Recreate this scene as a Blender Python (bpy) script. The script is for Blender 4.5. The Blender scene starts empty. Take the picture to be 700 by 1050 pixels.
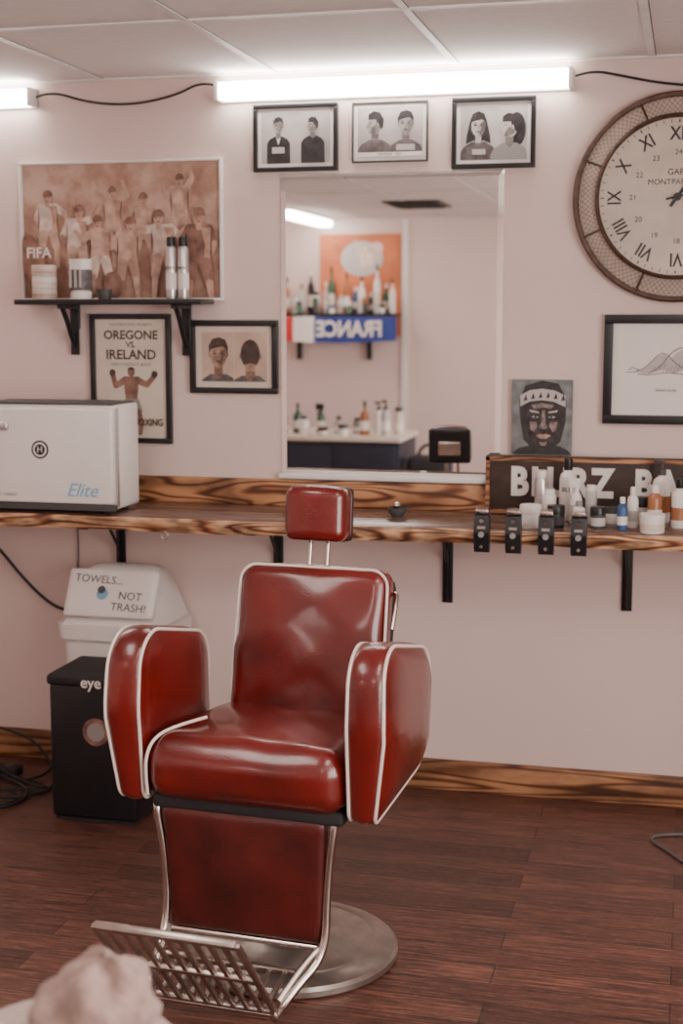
import bpy, bmesh, math, random
from mathutils import Vector, Matrix, Euler
random.seed(7)
D=bpy.data
COL=bpy.context.scene.collection

# ------------------------------------------------------------------ materials
def new_mat(name):
    m=D.materials.new(name); m.use_nodes=True
    nt=m.node_tree; b=nt.nodes['Principled BSDF']
    return m,nt,b
def N(nt,t,**kw):
    n=nt.nodes.new(t)
    for k,v in kw.items():
        if k in n.inputs: n.inputs[k].default_value=v
        else: setattr(n,k,v)
    return n
def L(nt,a,b): nt.links.new(a,b)
def ramp(nt,stops):
    r=nt.nodes.new('ShaderNodeValToRGB'); cr=r.color_ramp
    while len(cr.elements)<len(stops): cr.elements.new(0.5)
    for e,(p,c) in zip(cr.elements,stops):
        e.position=p; e.color=(c[0],c[1],c[2],1)
    return r
def coords(nt,scale=(1,1,1),rot=(0,0,0),kind='Object'):
    tc=nt.nodes.new('ShaderNodeTexCoord'); mp=nt.nodes.new('ShaderNodeMapping')
    mp.inputs['Scale'].default_value=scale; mp.inputs['Rotation'].default_value=rot
    L(nt,tc.outputs[kind],mp.inputs['Vector']); return mp.outputs[0]
def mat(name,c,rough=.5,metal=0,var=.06,scale=12,bump=0,coat=0,bscale=None,trans=0,sheen=0,crough=.14):
    m,nt,b=new_mat(name)
    b.inputs['Roughness'].default_value=rough; b.inputs['Metallic'].default_value=metal
    b.inputs['Coat Weight'].default_value=coat; b.inputs['Coat Roughness'].default_value=crough
    b.inputs['Transmission Weight'].default_value=trans
    b.inputs['Sheen Weight'].default_value=sheen
    v=coords(nt)
    no=N(nt,'ShaderNodeTexNoise',Scale=scale,Detail=4.0); L(nt,v,no.inputs['Vector'])
    r=ramp(nt,[(.3,[x*(1-var) for x in c]),(.7,[min(1,x*(1+var)) for x in c])])
    L(nt,no.outputs['Fac'],r.inputs[0]); L(nt,r.outputs[0],b.inputs['Base Color'])
    if bump:
        n2=N(nt,'ShaderNodeTexNoise',Scale=bscale or scale*6,Detail=6.0); L(nt,v,n2.inputs['Vector'])
        bp=N(nt,'ShaderNodeBump',Strength=bump,Distance=.01); L(nt,n2.outputs['Fac'],bp.inputs['Height']); L(nt,bp.outputs[0],b.inputs['Normal'])
    return m
def burnt_wood(name,stretch=(1.2,7,7),dark=(.06,.022,.010),mid=(.42,.16,.055),lite=(.72,.42,.2),rough=.45,freq=60,burn=.5,bscale=1.6,bst=(3,9,9)):
    """contour-line grain: sine of a stretched noise field gives knots and cathedral figures"""
    m,nt,b=new_mat(name)
    v=coords(nt,stretch)
    n0=N(nt,'ShaderNodeTexNoise',Scale=1.0,Detail=1.5,Roughness=.4); L(nt,v,n0.inputs['Vector'])
    mu=N(nt,'ShaderNodeMath',operation='MULTIPLY'); mu.inputs[1].default_value=freq; L(nt,n0.outputs['Fac'],mu.inputs[0])
    si=N(nt,'ShaderNodeMath',operation='SINE'); L(nt,mu.outputs[0],si.inputs[0])
    mr=N(nt,'ShaderNodeMapRange'); mr.inputs['From Min'].default_value=-1; L(nt,si.outputs[0],mr.inputs['Value'])
    r=ramp(nt,[(0,dark),(.22,mid),(.6,lite),(1,lite)]); L(nt,mr.outputs[0],r.inputs[0])
    v2=coords(nt,bst); n=N(nt,'ShaderNodeTexNoise',Scale=bscale,Detail=5.0); L(nt,v2,n.inputs['Vector'])
    r2=ramp(nt,[(.38,(1-burn,(1-burn)*.9,(1-burn)*.85)),(.62,(1,1,1))]); L(nt,n.outputs['Fac'],r2.inputs[0])
    mx=N(nt,'ShaderNodeMix',data_type='RGBA',blend_type='MULTIPLY'); mx.inputs[0].default_value=1
    L(nt,r.outputs[0],mx.inputs[6]); L(nt,r2.outputs[0],mx.inputs[7]); L(nt,mx.outputs[2],b.inputs['Base Color'])
    b.inputs['Roughness'].default_value=rough
    bp=N(nt,'ShaderNodeBump',Strength=.2,Distance=.003); L(nt,mr.outputs[0],bp.inputs['Height']); L(nt,bp.outputs[0],b.inputs['Normal'])
    return m

M={}
M['wall']=mat('wall_paint',(.73,.575,.535),rough=.25,var=.02,scale=1.5,bump=.03,bscale=25)
M['ceil']=mat('ceiling_tile',(.82,.765,.735),rough=.9,var=.03,scale=30,bump=.15,bscale=180)
M['tbar']=mat('ceiling_tbar',(.85,.83,.81),rough=.5)
M['tbar_d']=mat('tbar_painted_shadow',(.22,.19,.18),rough=.8)
M['white']=mat('white_plastic',(.80,.745,.71),rough=.35,var=.02)
M['white2']=mat('white_label',(.8,.745,.71),rough=.5,var=.02)
M['cream']=mat('cream_paper',(.66,.57,.48),rough=.7,var=.05)
M['black']=mat('black_satin',(.010,.010,.012),rough=.35,var=.2)
M['blackm']=mat('black_matte',(.018,.016,.018),rough=.7,var=.2)
M['grey']=mat('grey',(.28,.26,.25),rough=.6)
M['lgrey']=mat('light_grey',(.5,.46,.44),rough=.6)
M['dgrey']=mat('dark_grey',(.06,.055,.055),rough=.6)
M['chrome']=mat('chrome',(.62,.56,.52),rough=.18,metal=1,var=.05)
M['alu']=mat('cast_aluminium',(.46,.40,.36),rough=.32,metal=1,var=.15,scale=25,bump=.05)
M['brush']=mat('brushed_base',(.38,.33,.30),rough=.36,metal=.9,var=.15,scale=20)
M['leather']=mat('oxblood_leather',(.125,.0062,.0040),rough=.27,var=.40,scale=5,bump=.10,bscale=220,coat=.55)
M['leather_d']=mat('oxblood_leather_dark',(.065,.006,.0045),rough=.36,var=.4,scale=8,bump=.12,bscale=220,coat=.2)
M['piping']=mat('white_piping',(.70,.60,.54),rough=.45,var=.04)
M['blue']=mat('blue_label',(.04,.10,.24),rough=.4)
M['lblue']=mat('light_blue_text',(.2,.42,.62),rough=.4)
M['amber']=mat('amber_bottle',(.36,.14,.06),rough=.25)
M['green']=mat('green_glass',(.04,.12,.07),rough=.15)
M['silver']=mat('silver_can',(.6,.57,.56),rough=.28,metal=.8)
M['orange']=mat('orange_panel',(.58,.17,.07),rough=.6,var=.25,scale=4)
M['red']=mat('red_cloth',(.55,.03,.03),rough=.7)
M['flagblue']=mat('flag_blue',(.03,.055,.26),rough=.7)
M['navy']=mat('navy_cabinet',(.012,.014,.03),rough=.5)
M['cable']=mat('cable_rubber',(.012,.012,.014),rough=.5)
M['gcable']=mat('grey_cable',(.12,.11,.11),rough=.5)
M['towel']=mat('towel_cloth',(.33,.215,.185),rough=.95,var=.22,scale=60,bump=.6,bscale=260,sheen=.15)
M['beige']=mat('beige_upholstery',(.42,.33,.29),rough=.7,var=.08)
M['darkwood']=mat('dark_sign_wood',(.042,.023,.016),rough=.6,var=.35,scale=18)
M['clockface']=mat('clock_face',(.61,.53,.45),rough=.6,var=.10,scale=9)
M['rust']=mat('clock_rim_metal',(.095,.055,.042),rough=.5,metal=.5,var=.4,scale=30)
M['meshback']=mat('clock_band',(.52,.43,.37),rough=.6,var=.12,scale=14)
M['wire']=mat('clock_wire',(.20,.14,.115),rough=.5,metal=.3)
M['teal']=mat('portrait_bg',(.17,.185,.185),rough=.7,var=.35,scale=30)
M['skin1']=mat('print_face_dark',(.045,.034,.034),rough=.7,var=.7,scale=50)
M['skin2']=mat('print_face_tan',(.24,.19,.175),rough=.7,var=.6,scale=70)
M['photo']=mat('photo_grey_bg',(.46,.42,.41),rough=.45,var=.18,scale=9)
M['photow']=mat('photo_warm_bg',(.55,.40,.32),rough=.45,var=.18,scale=9)
M['pskin']=mat('photo_skin',(.30,.27,.26),rough=.5,var=.4,scale=45)
M['pdark']=mat('photo_dark',(.03,.026,.028),rough=.5,var=.5,scale=40)
M['pmid']=mat('photo_mid',(.12,.10,.10),rough=.5,var=.45,scale=45)
M['bskin']=mat('sepia_skin',(.38,.24,.18),rough=.5,var=.4,scale=40)
M['bdark']=mat('sepia_dark',(.06,.035,.03),rough=.5,var=.5,scale=40)
M['shade']=mat('photo_shadow_tone',(.17,.145,.14),rough=.5,var=.45,scale=60)
M['bshade']=mat('sepia_shadow_tone',(.22,.125,.09),rough=.5,var=.45,scale=60)
M['f1']=mat('poster_pale',(.68,.53,.46),rough=.5,var=.28,scale=26)
M['f2']=mat('poster_mid',(.52,.34,.27),rough=.5,var=.3,scale=26)
M['f3']=mat('poster_dark',(.24,.125,.095),rough=.5,var=.5,scale=26)
M['tint']=mat('poster_body',(.46,.27,.205),rough=.5,var=.35,scale=26)
m,nt,b=new_mat('football_poster_print')
v=coords(nt,(1,1,1)); n=N(nt,'ShaderNodeTexNoise',Scale=7.0,Detail=8.0,Roughness=.65); L(nt,v,n.inputs['Vector'])
sp=N(nt,'ShaderNodeSeparateXYZ'); L(nt,v,sp.inputs[0])
mr=N(nt,'ShaderNodeMapRange'); mr.inputs['From Min'].default_value=1.66; mr.inputs['From Max'].default_value=2.13; mr.inputs['To Min'].default_value=-.10; mr.inputs['To Max'].default_value=.10
L(nt,sp.outputs['Z'],mr.inputs['Value']); ad=N(nt,'ShaderNodeMath',operation='ADD'); L(nt,mr.outputs[0],ad.inputs[0]); L(nt,n.outputs['Fac'],ad.inputs[1])
r=ramp(nt,[(.32,(.25,.12,.085)),(.5,(.44,.265,.20)),(.66,(.60,.42,.35))]); L(nt,ad.outputs[0],r.inputs[0]); L(nt,r.outputs[0],b.inputs['Base Color'])
b.inputs['Roughness'].default_value=.35; M['fifa']=m
M['burnt']=burnt_wood('burnt_pine',stretch=(1.5,10,10),dark=(.09,.03,.012),lite=(.54,.27,.13),mid=(.31,.11,.045),freq=90,burn=.6)
M['burnt_edge']=burnt_wood('burnt_pine_edge',stretch=(1.6,8,16),freq=70,lite=(.70,.42,.24),mid=(.43,.18,.08),dark=(.12,.04,.018),burn=.7,bst=(7,9,22))
M['ctop']=burnt_wood('counter_top_wood',stretch=(.6,9,9),dark=(.095,.046,.033),mid=(.14,.075,.053),lite=(.175,.098,.070),rough=.27,freq=80,burn=.3)
M['base']=burnt_wood('baseboard_wood',stretch=(.8,10,12),dark=(.10,.035,.014),mid=(.29,.12,.048),lite=(.43,.215,.105),burn=.55,freq=80)
# floor
m,nt,b=new_mat('floor_planks')
v=coords(nt,(1,1,1))
br=N(nt,'ShaderNodeTexBrick'); br.offset=.37; br.inputs['Scale'].default_value=1; br.inputs['Brick Width'].default_value=1.15; br.inputs['Row Height'].default_value=.10
br.inputs['Mortar Size'].default_value=.0016; br.inputs['Color1'].default_value=(.050,.0165,.011,1); br.inputs['Color2'].default_value=(.125,.048,.034,1); br.inputs['Mortar'].default_value=(.008,.004,.003,1)
L(nt,v,br.inputs['Vector'])
v2=coords(nt,(2.2,60,1)); n=N(nt,'ShaderNodeTexNoise',Scale=2.4,Detail=12.0,Roughness=.8); L(nt,v2,n.inputs['Vector'])
r=ramp(nt,[(.40,(.22,.20,.20)),(.5,(.95,.95,.95)),(.60,(2.6,2.5,2.4))]); L(nt,n.outputs['Fac'],r.inputs[0])
mx=N(nt,'ShaderNodeMix',data_type='RGBA',blend_type='MULTIPLY'); mx.inputs[0].default_value=1
L(nt,br.outputs['Color'],mx.inputs[6]); L(nt,r.outputs[0],mx.inputs[7])
v3=coords(nt,(5,40,1)); n3=N(nt,'ShaderNodeTexNoise',Scale=3.5,Detail=12.0,Roughness=.8); L(nt,v3,n3.inputs['Vector'])
r3=ramp(nt,[(.545,(0,0,0)),(.62,(.65,.65,.65))]); L(nt,n3.outputs['Fac'],r3.inputs[0])
mx2=N(nt,'ShaderNodeMix',data_type='RGBA',blend_type='MIX'); L(nt,r3.outputs[0],mx2.inputs[0]); L(nt,mx.outputs[2],mx2.inputs[6]); mx2.inputs[7].default_value=(.27,.145,.105,1)
L(nt,mx2.outputs[2],b.inputs['Base Color'])
r4=ramp(nt,[(.3,(.32,.32,.32)),(.7,(.55,.55,.55))]); L(nt,n.outputs['Fac'],r4.inputs[0]); L(nt,r4.outputs[0],b.inputs['Roughness'])
bp=N(nt,'ShaderNodeBump',Strength=.3,Distance=.003); L(nt,n.outputs['Fac'],bp.inputs['Height']); L(nt,bp.outputs[0],b.inputs['Normal'])
M['floor']=m
m,nt,b=new_mat('fluorescent_diffuser'); b.inputs['Base Color'].default_value=(.9,.9,.9,1); b.inputs['Emission Color'].default_value=(1,.93,.865,1); b.inputs['Emission Strength'].default_value=23; M['tube']=m
m,nt,b=new_mat('fill_panel_diffuser'); b.inputs['Emission Color'].default_value=(1,.91,.845,1); b.inputs['Emission Strength'].default_value=10; M['fill_glow']=m  # glow of the added fill panels on the ceiling
m,nt,b=new_mat('mirror_glass'); b.inputs['Base Color'].default_value=(.93,.92,.91,1); b.inputs['Metallic'].default_value=1; b.inputs['Roughness'].default_value=.01; M['mirror']=m

# ------------------------------------------------------------------ geometry helpers
PINV={}
def link(o,parent=None):
    COL.objects.link(o)
    if parent is not None:
        o.parent=parent; o.matrix_parent_inverse=PINV.get(parent.name,Matrix.Identity(4))
    return o
def group(name,loc=(0,0,0),world=True,rot=0):
    e=D.objects.new(name,None); e.empty_display_size=.05; COL.objects.link(e)
    e.location=loc; e.rotation_euler=(0,0,rot)
    if world: PINV[e.name]=(Matrix.Translation(Vector(loc))@Matrix.Rotation(rot,4,'Z')).inverted()
    return e
def mk(name,bm,m,parent=None,smooth=False,angle=40):
    me=D.meshes.new(name); bmesh.ops.recalc_face_normals(bm,faces=bm.faces[:]); bm.to_mesh(me); bm.free()
    if isinstance(m,(list,tuple)):
        for x in m: me.materials.append(x)
    else: me.materials.append(m)
    if smooth:
        for p in me.polygons: p.use_smooth=True
        try: me.set_sharp_from_angle(angle=math.radians(angle))
        except Exception: pass
    o=D.objects.new(name,me); return link(o,parent)
def box(name,x0,x1,y0,y1,z0,z1,m,parent=None,bev=0,seg=3,xf=None):
    bm=bmesh.new(); bmesh.ops.create_cube(bm,size=1)
    for v in bm.verts: v.co=Vector(((x0+x1)/2+v.co.x*(x1-x0),(y0+y1)/2+v.co.y*(y1-y0),(z0+z1)/2+v.co.z*(z1-z0)))
    if bev: bmesh.ops.bevel(bm,geom=bm.edges[:],offset=bev,segments=seg,affect='EDGES',profile=.5)
    if xf is not None: bmesh.ops.transform(bm,matrix=xf,verts=bm.verts[:])
    return mk(name,bm,m,parent,smooth=bev>0)
def rbox(name,c,h,r,m,parent=None,n=20,f=None,xf=None):
    bm=bmesh.new(); bmesh.ops.create_cube(bm,size=2)
    bmesh.ops.subdivide_edges(bm,edges=bm.edges[:],cuts=n,use_grid_fill=True)
    for v in bm.verts:
        q=[math.copysign(abs(t)**.7,t) for t in v.co]
        p=Vector((q[0]*h[0],q[1]*h[1],q[2]*h[2]))
        inn=Vector([max(-(h[i]-r),min(h[i]-r,p[i])) for i in range(3)])
        d=p-inn
        if d.length>1e-9: p=inn+d.normalized()*r
        if f: p=p+f(Vector((p.x/h[0],p.y/h[1],p.z/h[2])))
        v.co=p+Vector(c)
    if xf is not None: bmesh.ops.transform(bm,matrix=xf,verts=bm.verts[:])
    return mk(name,bm,m,parent,smooth=True,angle=75)
def lathe(name,prof,loc,m,parent=None,seg=32,xf=None):
    bm=bmesh.new(); rings=[]
    for (r,z) in prof:
        if r<1e-5: rings.append([bm.verts.new((0,0,z))])
        else: rings.append([bm.verts.new((r*math.cos(2*math.pi*i/seg),r*math.sin(2*math.pi*i/seg),z)) for i in range(seg)])
    for k in range(len(rings)-1):
        a,b=rings[k],rings[k+1]
        for i in range(seg):
            j=(i+1)%seg
            if len(a)==1 and len(b)==1: continue
            if len(a)==1: bm.faces.new((a[0],b[i],b[j]))
            elif len(b)==1: bm.faces.new((a[i],a[j],b[0]))
            else: bm.faces.new((a[i],a[j],b[j],b[i]))
    if xf is not None: bmesh.ops.transform(bm,matrix=xf,verts=bm.verts[:])
    bmesh.ops.translate(bm,vec=Vector(loc),verts=bm.verts[:])
    return mk(name,bm,m,parent,smooth=True,angle=35)
def cyl(name,a,b,r,m,parent=None,seg=20,r2=None):
    a=Vector(a);b=Vector(b);d=b-a;L_=d.length;r2=r if r2 is None else r2
    q=d.to_track_quat('Z','Y').to_matrix().to_4x4()
    return lathe(name,[(0,0),(r,0),(r2,L_),(0,L_)],a,m,parent,seg,xf=q)
def curve_mesh(name,cu,m):
    o=D.objects.new(name,cu); COL.objects.link(o)
    dg=bpy.context.evaluated_depsgraph_get(); dg.update()
    me=D.meshes.new_from_object(o.evaluated_get(dg)); D.objects.remove(o)
    me.materials.clear(); me.materials.append(m); return me
def tube(name,pts,r,m,parent=None,cyclic=False,smooth=True,res=10):
    cu=D.curves.new(name,'CURVE'); cu.dimensions='3D'; cu.bevel_depth=r; cu.bevel_resolution=3; cu.resolution_u=res; cu.use_fill_caps=True
    s=cu.splines.new('NURBS' if smooth else 'POLY'); s.points.add(len(pts)-1)
    for p,q in zip(s.points,pts): p.co=(q[0],q[1],q[2],1)
    if smooth: s.order_u=3; s.use_endpoint_u=True
    s.use_cyclic_u=cyclic
    me=curve_mesh(name,cu,m)
    for p in me.polygons: p.use_smooth=True
    return link(D.objects.new(name,me),parent)
def text(name,s,loc,size,m,parent=None,rot=(math.pi/2,0,0),ext=.0006,off=0,align='CENTER',sx=1,spacing=1,sheary=0):
    cu=D.curves.new(name,'FONT'); cu.body=s; cu.size=size; cu.align_x=align; cu.align_y='CENTER'; cu.extrude=ext; cu.offset=off; cu.space_character=spacing; cu.shear=sheary; cu.resolution_u=3
    me=curve_mesh(name,cu,m)
    me.transform(Matrix.Translation(Vector(loc))@Euler(rot).to_matrix().to_4x4()@Matrix.Diagonal((sx,1,1,1)))
    return link(D.objects.new(name,me),parent)
def prism_x(name,outline,x0,x1,m,parent=None,bev=.0,seg=4):
    bm=bmesh.new()
    a=[bm.verts.new((x0,y,z)) for y,z in outline]; b=[bm.verts.new((x1,y,z)) for y,z in outline]
    fa=bm.faces.new(a); fb=bm.faces.new(b[::-1]); n=len(a)
    for i in range(n): bm.faces.new((a[i],a[(i+1)%n],b[(i+1)%n],b[i]))
    if bev:
        es=list(set(fa.edges)|set(fb.edges)); bmesh.ops.bevel(bm,geom=es,offset=bev,segments=seg,affect='EDGES',profile=.5)
    return mk(name,bm,m,parent,smooth=True,angle=50)
def roundpoly(pts,seg=8):
    out=[];n=len(pts)
    for i in range(n):
        p=Vector(pts[i][:2]);r=pts[i][2];a=Vector(pts[i-1][:2]);b=Vector(pts[(i+1)%n][:2])
        if r<=0: out.append(tuple(p)); continue
        da=(a-p).normalized();db=(b-p).normalized();ang=da.angle(db)
        t=r/math.tan(ang/2); s=p+da*t; e=p+db*t; c=p+(da+db).normalized()*(r/math.sin(ang/2))
        v0=s-c;v1=e-c;tot=v0.angle(v1);sg=1 if v0.x*v1.y-v0.y*v1.x>0 else -1
        for k in range(seg+1):
            th=sg*tot*k/seg; out.append((c.x+v0.x*math.cos(th)-v0.y*math.sin(th),c.y+v0.x*math.sin(th)+v0.y*math.cos(th)))
    return out

class Art:
    """flat printed shapes on a real panel"""
    def __init__(s,parent,x0,x1,z0,z1,y,face=-1):
        s.p=parent;s.x0=x0;s.w=x1-x0;s.z0=z0;s.h=z1-z0;s.y=y;s.k=0;s.face=face
    def P(s,pts,m,name='print_shape'):
        s.k+=1; y=s.y+s.face*.00012*s.k
        bm=bmesh.new(); bm.faces.new([bm.verts.new((s.x0+min(1,max(0,u))*s.w,y,s.z0+min(1,max(0,v))*s.h)) for u,v in pts]); bmesh.ops.triangulate(bm,faces=bm.faces[:])
        return mk(name,bm,m,s.p)
    def E(s,cx,cy,rx,ry,m,a0=0,a1=360,rot=0,n=28,name='print_shape'):
        pts=[]
        for i in range(n if a1-a0>=360 else n+1):
            t=math.radians(a0+(a1-a0)*i/n); x=rx*math.cos(t); y=ry*math.sin(t)
            X=x*s.w;Y=y*s.h;c,q=math.cos(rot),math.sin(rot); X,Y=X*c-Y*q,X*q+Y*c
            pts.append((cx+X/s.w,cy+Y/s.h))
        return s.P(pts,m,name)
    def C(s,x0,y0,x1,y1,w0,w1,m):
        A=Vector((x0*s.w,y0*s.h));B=Vector((x1*s.w,y1*s.h)); d=(B-A).normalized(); nn=Vector((-d.y,d.x)); pts=[]
        base=math.atan2(nn.y,nn.x)
        for k in range(7): t=base+math.pi*k/6; pts.append(A+Vector((math.cos(t),math.sin(t)))*w0)
        for k in range(7): t=base+math.pi+math.pi*k/6; pts.append(B+Vector((math.cos(t),math.sin(t)))*w1)
        return s.P([(p.x/s.w,p.y/s.h) for p in pts],m)
    def T(s,t,cx,cy,size,m,**kw):
        s.k+=1; return text('print_text',t,(s.x0+cx*s.w,s.y+s.face*.00012*s.k,s.z0+cy*s.h),size,m,s.p,ext=0.0001,**kw)
def frame(name,x0,x1,z0,z1,fw,fm,bgm,depth=.018,y=-.001,mat_w=0,mat_m=None):
    g=group(name,((x0+x1)/2,y,(z0+z1)/2))
    yf=y-depth
    box('frame_top',x0,x1,yf,y,z1-fw,z1,fm,g,bev=.002); box('frame_bottom',x0,x1,yf,y,z0,z0+fw,fm,g,bev=.002)
    box('frame_left',x0,x0+fw,yf,y,z0+fw,z1-fw,fm,g,bev=.002); box('frame_right',x1-fw,x1,yf,y,z0+fw,z1-fw,fm,g,bev=.002)
    box('backing',x0+fw*.5,x1-fw*.5,y-depth*.4,y-.001,z0+fw*.5,z1-fw*.5,mat_m if mat_m else bgm,g)
    a=Art(g,x0+fw+mat_w,x1-fw-mat_w,z0+fw+mat_w,z1-fw-mat_w,y-depth*.4)
    a.P([(0,0),(1,0),(1,1),(0,1)],bgm,'print_background')
    return g,a
def bust(a,cx,cy,s,skin,hair,cloth,style='front',shirt=None,shade=None):
    shade=shade or M['shade']
    asp=a.h/a.w; rx=s*.70*asp
    a.P([(cx-rx*2.5,0.0),(cx-rx*2.45,cy-s*2.5),(cx-rx*2.0,cy-s*1.95),(cx-rx*.9,cy-s*1.5),(cx+rx*.9,cy-s*1.5),(cx+rx*2.0,cy-s*1.95),(cx+rx*2.45,cy-s*2.5),(cx+rx*2.5,0.0)],cloth)
    if shirt: a.P([(cx-rx*.5,cy-s*1.5),(cx+rx*.5,cy-s*1.5),(cx,cy-s*2.7)],shirt)
    a.P([(cx-rx*.5,cy-s*1.6),(cx,cy-s*1.9),(cx+rx*.5,cy-s*1.6),(cx+rx*.5,cy-s*.4),(cx-rx*.5,cy-s*.4)],shade)
    if style=='back':
        a.E(cx-rx*1.02,cy-s*.15,rx*.16,s*.22,skin); a.E(cx+rx*1.02,cy-s*.15,rx*.16,s*.22,skin); a.E(cx,cy,rx,s,hair); a.P([(cx-rx*.55,cy-s*.75),(cx,cy-s*.62),(cx+rx*.55,cy-s*.75),(cx+rx*.5,cy-s*1.2),(cx-rx*.5,cy-s*1.2)],skin); return
    if style=='long': a.P([(cx-rx*1.2,cy+s*.3),(cx-rx*.8,cy+s*1.1),(cx,cy+s*1.35),(cx+rx*.8,cy+s*1.1),(cx+rx*1.2,cy+s*.3),(cx+rx*1.6,cy-s*.9),(cx+rx*1.7,cy-s*1.7),(cx+rx*.7,cy-s*1.4),(cx-rx*.7,cy-s*1.4),(cx-rx*1.7,cy-s*1.7),(cx-rx*1.6,cy-s*.9)],hair); a.P([(cx-rx*.4,cy-s*1.6),(cx+rx*.4,cy-s*1.6),(cx+rx*.4,cy-s*.4),(cx-rx*.4,cy-s*.4)],skin)
    if style=='profile':
        a.E(cx+rx*.1,cy,rx,s*.98,skin)
        a.P([(cx-rx*.85,cy+s*.25),(cx-rx*.95,cy+s*.05),(cx-rx*1.28,cy-s*.28),(cx-rx*.98,cy-s*.35),(cx-rx*1.05,cy-s*.52),(cx-rx*.9,cy-s*.62),(cx-rx*.8,cy-s*.95),(cx-rx*.2,cy-s*.95),(cx,cy)],skin)
        a.P([(cx-rx*.1,cy-s*.1),(cx-rx*.5,cy-s*.45),(cx-rx*.7,cy-s*.9),(cx-rx*.1,cy-s*.95),(cx+rx*.6,cy-s*.7),(cx+rx*.7,cy-s*.1)],shade)
        a.P([(cx-rx*.95,cy+s*.35),(cx-rx*.9,cy+s*.85),(cx-rx*.2,cy+s*1.15),(cx+rx*.7,cy+s*1.0),(cx+rx*1.2,cy+s*.4),(cx+rx*1.1,cy-s*.35),(cx+rx*.75,cy-s*.6),(cx+rx*.6,cy-s*.1),(cx+rx*.25,cy-s*.1),(cx+rx*.15,cy+s*.35)],hair)
        a.E(cx-rx*.55,cy+s*.08,rx*.14,s*.06,hair); a.E(cx+rx*.4,cy-s*.12,rx*.13,s*.2,skin)
    else:
        if style!='long': a.E(cx-rx*1.0,cy-s*.05,rx*.14,s*.2,skin); a.E(cx+rx*1.0,cy-s*.05,rx*.14,s*.2,shade)
        a.P([(cx-rx*.95,cy+s*.3),(cx-rx*.95,cy-s*.3),(cx-rx*.65,cy-s*.78),(cx-rx*.2,cy-s*1.02),(cx+rx*.2,cy-s*1.02),(cx+rx*.65,cy-s*.78),(cx+rx*.95,cy-s*.3),(cx+rx*.95,cy+s*.3),(cx+rx*.5,cy+s*.9),(cx-rx*.5,cy+s*.9)],skin)
        a.P([(cx+rx*.55,cy+s*.5),(cx+rx*.45,cy-s*.2),(cx+rx*.30,cy-s*.7),(cx+rx*.1,cy-s*1.0),(cx+rx*.65,cy-s*.78),(cx+rx*.95,cy-s*.3),(cx+rx*.95,cy+s*.3)],shade)
        a.P([(cx-rx*1.05,cy+s*.0),(cx-rx*1.1,cy+s*.6),(cx-rx*.7,cy+s*1.1),(cx+rx*.1,cy+s*1.25),(cx+rx*.8,cy+s*1.05),(cx+rx*1.1,cy+s*.55),(cx+rx*1.05,cy),(cx+rx*.82,cy+s*.4),(cx+rx*.5,cy+s*.55),(cx-rx*.3,cy+s*.45),(cx-rx*.82,cy+s*.35)],hair)
        for sg in (-1,1):
            a.E(cx+sg*rx*.4,cy+s*.04,rx*.26,s*.11,shade); a.E(cx+sg*rx*.4,cy+s*.04,rx*.15,s*.055,hair); a.P([(cx+sg*rx*.65,cy+s*.18),(cx+sg*rx*.2,cy+s*.20),(cx+sg*rx*.2,cy+s*.26),(cx+sg*rx*.65,cy+s*.25)],hair)
        a.E(cx,cy-s*.55,rx*.32,s*.05,hair); a.P([(cx+rx*.02,cy+s*.1),(cx+rx*.12,cy+s*.05),(cx+rx*.2,cy-s*.27),(cx-rx*.16,cy-s*.30),(cx-rx*.1,cy-s*.24),(cx+rx*.06,cy-s*.2)],shade); a.E(cx,cy-s*.68,rx*.2,s*.05,shade)

# ------------------------------------------------------------------ room
XL,XR,YB,H=-3.7,1.9,-7.0,2.40
box('floor',XL-.1,XR+.1,YB-.1,.1,-.1,0,M['floor'])
box('wall_back',XL-.1,XR+.1,0,.1,0,H,M['wall'])
box('wall_front',XL-.1,XR+.1,YB-.1,YB,0,H,M['wall'])
box('wall_left',XL-.1,XL,YB,0,0,H,M['wall'])
g=group('wall_right',(XR,-3.5,0))
box('wall_below_window',XR,XR+.1,YB,0,0,.6,M['wall'],g); box('wall_above_window',XR,XR+.1,YB,0,2.15,H,M['wall'],g)
box('wall_side_a',XR,XR+.1,YB,-5.6,.6,2.15,M['wall'],g); box('wall_side_b',XR,XR+.1,-2.4,0,.6,2.15,M['wall'],g)
g=group('window_1',(XR+.05,-4.0,1.4))
for y in (-5.6,-4.53,-3.46,-2.44): box('mullion',XR+.02,XR+.07,y,y+.04,.6,2.15,M['white'],g)
box('sill_frame',XR+.02,XR+.07,-5.6,-2.4,.6,.64,M['white'],g); box('head_frame',XR+.02,XR+.07,-5.6,-2.4,2.11,2.15,M['white'],g)
box('ceiling',XL-.1,XR+.1,YB-.1,.1,H,H+.1,M['ceil'])
g=group('trim_1',(0,-3.5,H))
for k in range(-2,7):
    x=-1.973+.608*k
    if XL<x<XR: box('tbar_long',x-.011,x+.011,YB,0,H-.004,H,M['tbar'],g); box('tbar_shadow',x+.011,x+.0145,YB,0,H-.0015,H,M['tbar_d'],g)  # dark strip paints the bar's shadow onto the ceiling
for k in range(6):
    y=-.86-1.216*k
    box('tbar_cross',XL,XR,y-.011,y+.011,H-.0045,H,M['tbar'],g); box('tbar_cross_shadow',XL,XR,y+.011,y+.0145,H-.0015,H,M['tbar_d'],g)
box('wall_angle',XL,XR,-.02,0,H-.006,H,M['tbar'],g)
box('baseboard_back',XL,XR,-.018,0,0,.105,M['base'],None,bev=.003)
box('trim_2',-2.33,-2.28,YB,YB+.02,0,H,M['white'])

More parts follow.
